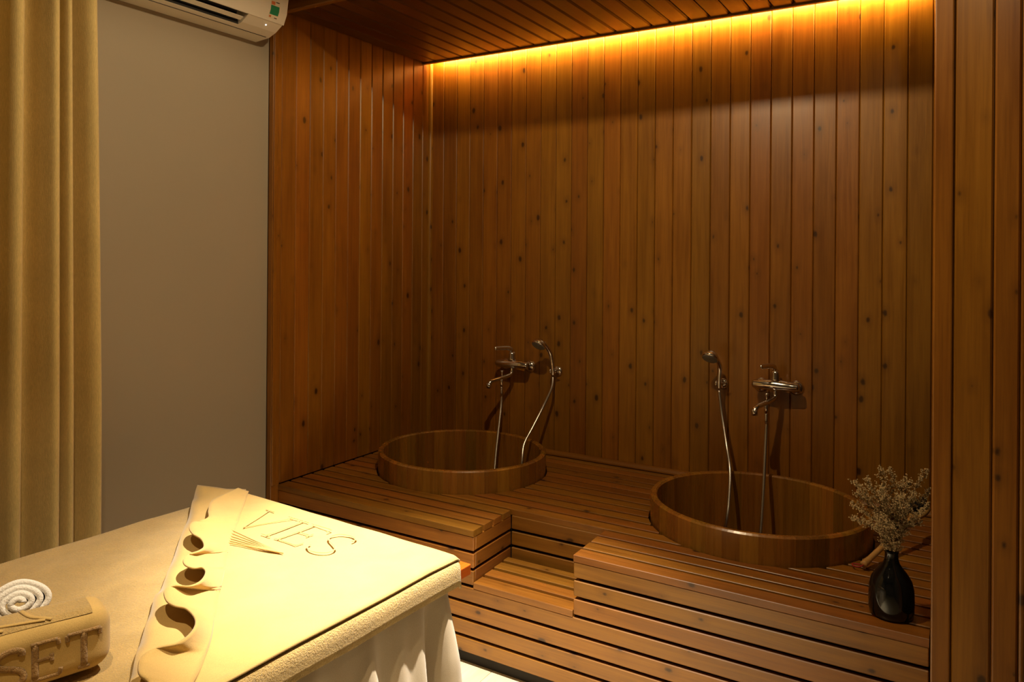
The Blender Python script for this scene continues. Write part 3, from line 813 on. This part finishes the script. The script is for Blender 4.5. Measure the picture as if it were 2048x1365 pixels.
Epx = [(780, 25), (700, 60), (600, 110), (575, 175), (575, 225), (520, 250), (465, 262), (445, 300), (468, 340), (525, 375), (545, 425), (505, 462), (435, 485), (403, 520), (415, 556), (470, 578), (530, 572), (558, 605), (525, 665), (445, 704), (330, 700), (272, 735), (285, 800), (340, 838), (420, 856), (480, 915), (486, 975), (440, 1040), (350, 1100), (210, 1130), (118, 1185), (92, 1250), (102, 1315), (170, 1372), (260, 1420)]
HL = .042
def lift(i): return BZ + .012 + HL * min(1, .25 + i / 8) * (1 if i < len(Epx) - 2 else .7)
E3 = catmull([onz(*crop3(*p), lift(i)) for i, p in enumerate(Epx)], 5)
Rc = catmull([onz(*crop3(*p), BZ + .012) for p in Rpx + [(300, 1420)]], 24)
def along(p): d = Binv(p); return d[1] + .9 * d[0]
v, f = [], []
NT = 9
rs = [along(p) for p in Rc]
prev = 0
for i, e in enumerate(E3):
    tgt = max(prev, rs[0] + (rs[-1] - rs[0]) * (along(e) - along(E3[0])) / (along(E3[-1]) - along(E3[0])))
    prev = prev * .4 + tgt * .6 if i else tgt
    s_ = rs[0] + (rs[-1] - rs[0]) * i / (len(E3) - 1)
    s_ = .55 * s_ + .45 * tgt
    k = min(range(len(rs)), key=lambda q: abs(rs[q] - s_))
    r_ = Rc[k] + EX * .045
    for t_ in range(NT):
        a = t_ / (NT - 1)
        p = r_.lerp(e, a)
        p.z = (BZ + .0065) + (e.z - BZ - .0065) * (a ** 1.25 * 1.1 - .1 * a ** 4)
        v.append(p)
f = [(i * NT + t_, i * NT + t_ + 1, (i + 1) * NT + t_ + 1, (i + 1) * NT + t_) for i in range(len(E3) - 1) for t_ in range(NT - 1)]
o = put('wavy_edge', mesh('wavy_edge', v, f, True), M['towel'], top); solidify(o, .0045, 0)
# flat under-layer with the straight hem
Lpx = [(500, 45), (470, 105), (440, 225), (355, 450), (270, 680), (203, 800), (150, 970), (88, 1150), (45, 1330), (30, 1420)]
Lc = catmull([onz(*crop3(*p), BZ + .008) for p in Lpx], 6)
n = len(Lc)
v = []
for i, p in enumerate(Lc):
    r_ = Rc[int(i * (len(Rc) - 1) / (n - 1))] + EX * .03
    for t_ in range(6):
        q_ = r_.lerp(p, t_ / 5); q_.z = BZ + .0085 + .003 * math.sin(PI * t_ / 5) + (.004 * math.sin(i * .9) if t_ == 5 else 0)
        if i < 5 and t_ > 2: q_.z += .018 * (1 - i / 5) * (t_ - 2) / 3
        v.append(q_)
f = [(i * 6 + t_, i * 6 + t_ + 1, (i + 1) * 6 + t_ + 1, (i + 1) * 6 + t_) for i in range(n - 1) for t_ in range(5)]
o = put('under_flap', mesh('under_flap', v, f, True), M['towel'], top); solidify(o, .0045, 0)
# embossed letters and a leaf mark on the far part of the blanket
def stroke(pts, wd, fn, h=.0022, n=8, per=6, nrm=None):
    return tube([fn(*p) for p in (catmull([(a, b, 0) for a, b in pts], per) if len(pts) > 2 else [Vector((*pts[0], 0)).lerp(Vector((*pts[1], 0)), q / 6) for q in range(7)])], wd / 2, n, flat=h / wd * 2, nrm=nrm)
GL = {'V': [[(0, 1), (.42, 0)], [(.84, 1), (.42, 0)], [(-.12, 1), (.16, 1)], [(.66, 1), (.98, 1)]],
      'I': [[(.15, 0), (.15, 1)], [(0, 1), (.3, 1)], [(0, 0), (.3, 0)]],
      'E': [[(.1, 0), (.1, 1)], [(0, 1), (.62, 1)], [(0, 0), (.66, 0)], [(.1, .52), (.48, .52)], [(.62, 1), (.64, .84)], [(.66, 0), (.69, .18)], [(.48, .62), (.48, .42)]],
      'S': [[(.60, .80), (.58, .93), (.36, 1.0), (.12, .93), (.03, .77), (.12, .60), (.36, .49), (.58, .37), (.64, .20), (.54, .05), (.30, -.01), (.08, .07), (.02, .22)]],
      'T': [[(.40, 0), (.40, 1)], [(0, 1), (.80, 1)], [(0, 1), (.01, .82)], [(.80, 1), (.79, .82)], [(.26, 0), (.54, 0)]]}
GW = {'V': 1.02, 'I': .42, 'E': .84, 'S': .80, 'T': .95}
def word(text, size, wd, fn, h=.0022, nrm=None):
    x0, ms = 0, []
    for ch in text:
        for st in GL[ch]:
            vert = ch in 'EIT' and st[0][0] == st[1][0] and len(st) == 2 and abs(st[0][1] - st[1][1]) > .5
            ms.append(stroke([(x0 + a * size, b * size) for a, b in st], wd * (1.25 if vert or ch == 'S' else .8), fn, h, nrm=nrm))
        x0 += GW[ch] * size
    return join(ms)
def fn_top(a, b, c=0): return B(.27 + a, .205 - b, BZ + .0104)
o = put('lettering', word('VIES', .135, .0042, fn_top, .0011), M['towel'], top)
leaf = []
for i in range(6):
    a = -.28 + .11 * i
    leaf.append(stroke([(.30 - .0, -.055), (.20, -.062 - .02 * math.sin(a * 3)), (.03 + .005 * i, -.03 - .016 * i)], .0035, fn_top))
put('leaf_mark', join(leaf), M['towel'], top)

# ------------------------------------------------------------------ rolled white towel and folded towel with lettering
axis = Vector((.905 * .93, -.426 * .93, .37)).normalized(); upv = None; side = axis.cross(Vector((0, 0, 1))).normalized() * -1; upv = axis.cross(side).normalized(); upv = upv if upv.z > 0 else -upv
rc = onz(38, 1207, BZ + .098)
turns, th = 3.6, .0115
NS = 150
v, f = [], []
for j, ln in enumerate((0.0, -.004, -.03, -.07, -.105, -.11)):
    for i in range(NS):
        a = 2 * PI * turns * i / (NS - 1); r = .005 + (.040) * i / (NS - 1)
        sq = 1.0 + .16 * math.cos(2 * a)
        v.append(rc + side * (r * sq * 1.14 * math.cos(a)) + upv * (r * .95 * math.sin(a)) + axis * (ln + .008 * (1 - i / NS) * (1 if j < 2 else 0)))
f = [(j * NS + i, j * NS + i + 1, (j + 1) * NS + i + 1, (j + 1) * NS + i) for j in range(5) for i in range(NS - 1)]
o = put('rolled_towel', mesh('rolled_towel', v, f, True), M['white']); solidify(o, .0118, 0)
tag(o, 'white terry towel rolled into a tight spiral, lying on the bed', 'towel')

dA = Vector((-.316, -.949, 0)); nA = Vector((.949, -.316, 0))        # along the towel (towards the camera), and its front normal
ft = Vector((1.228, -2.600, BZ + .004)); TLn, TD, TH2 = .42, .115, .118
RT = .036
def tw(a, b, z): return ft + dA * a + nA * b + Vector((0, 0, z))
def tdisp(a, z): return .0035 * math.sin(a * 24 + 1.0) * (z / TH2) + .0025 * math.sin(z * 55 + a * 11)
def inset(a):
    d = max(0, RT - a, a - (TLn - RT)); return RT - math.sqrt(max(0, RT * RT - d * d))
v, f = [], []
NA, NC = 70, 56
for i in range(NA):
    a = TLn * i / (NA - 1)
    if a < RT: a = RT * (1 - math.cos(PI / 2 * a / RT))
    e = inset(a) * .98; hw, hh = TD / 2 - e, TH2 / 2 - e; r_ = max(.0005, RT - e)
    for k in range(NC):
        # rounded rectangle, even steps round the perimeter
        sg, fr = divmod(k * 8 / NC, 1); sg = int(sg)
        cw, ch_ = hw - r_, hh - r_
        cor = [(cw, ch_), (-cw, ch_), (-cw, -ch_), (cw, -ch_)]
        if sg % 2 == 0:                                       # corner arcs
            c_ = cor[sg // 2]; an = PI / 2 * (sg // 2) + PI / 2 * fr
            x_, z_ = c_[0] + r_ * math.cos(an), c_[1] + r_ * math.sin(an)
        else:
            c0, c1 = cor[sg // 2], cor[(sg // 2 + 1) % 4]; an = PI / 2 * (sg // 2 + 1)
            x_, z_ = c0[0] + (c1[0] - c0[0]) * fr + r_ * math.cos(an), c0[1] + (c1[1] - c0[1]) * fr + r_ * math.sin(an)
        z_ += TH2 / 2; x_ -= TD / 2
        v.append(tw(a, x_ + tdisp(a, z_), z_))
f = [(i * NC + k, i * NC + (k + 1) % NC, (i + 1) * NC + (k + 1) % NC, (i + 1) * NC + k) for i in range(NA - 1) for k in range(NC)]
f += [tuple(range(NC)), tuple(range((NA - 1) * NC, NA * NC))]
tm = mesh('folded_towel', v, f, True)
o = put('folded_towel', fix_normals(tm), M['towel'])
tag(o, 'tan towel folded into a thick block, large letters SET on its front', 'towel')
ftw = o
def face_b(a, z):
    dz = max(0, z - (TH2 - RT), RT - z)
    return -(RT - math.sqrt(max(0, RT * RT - dz * dz))) + tdisp(a, z)
def fn_front(a, b, c=0): return tw(.190 - 1.05 * a, face_b(.190 - 1.05 * a, b + .021) + .0005, b + .021)
put('lettering', word('SET', .065, .0092, fn_front, .0026, nA), M['letter'], ftw)
def fn_ttop(a, b, c=0):
    db = max(0, b + RT, -TD + RT - b)
    return tw(a, b + tdisp(a, TH2), TH2 - (RT - math.sqrt(max(0, RT * RT - db * db))))
put('pile_panel', grid(40, 12, lambda a, b: fn_ttop(.034 + .35 * a, -.104 + .088 * b) + Vector((0, 0, .0012)), 'pile_panel'), M['terry'], ftw)
UPV = Vector((0, 0, 1))
ms = [stroke(p, .009, lambda a, b, c=0: fn_ttop(a, b) + Vector((0, 0, .002)), nrm=UPV) for p in
      ([(.10, -.022), (.128, -.045), (.140, -.085)], [(.175, -.022), (.215, -.045), (.235, -.09)], [(.11, -.024), (.17, -.035), (.235, -.06)])]
put('leaf_mark', join(ms), M['towel'], ftw)
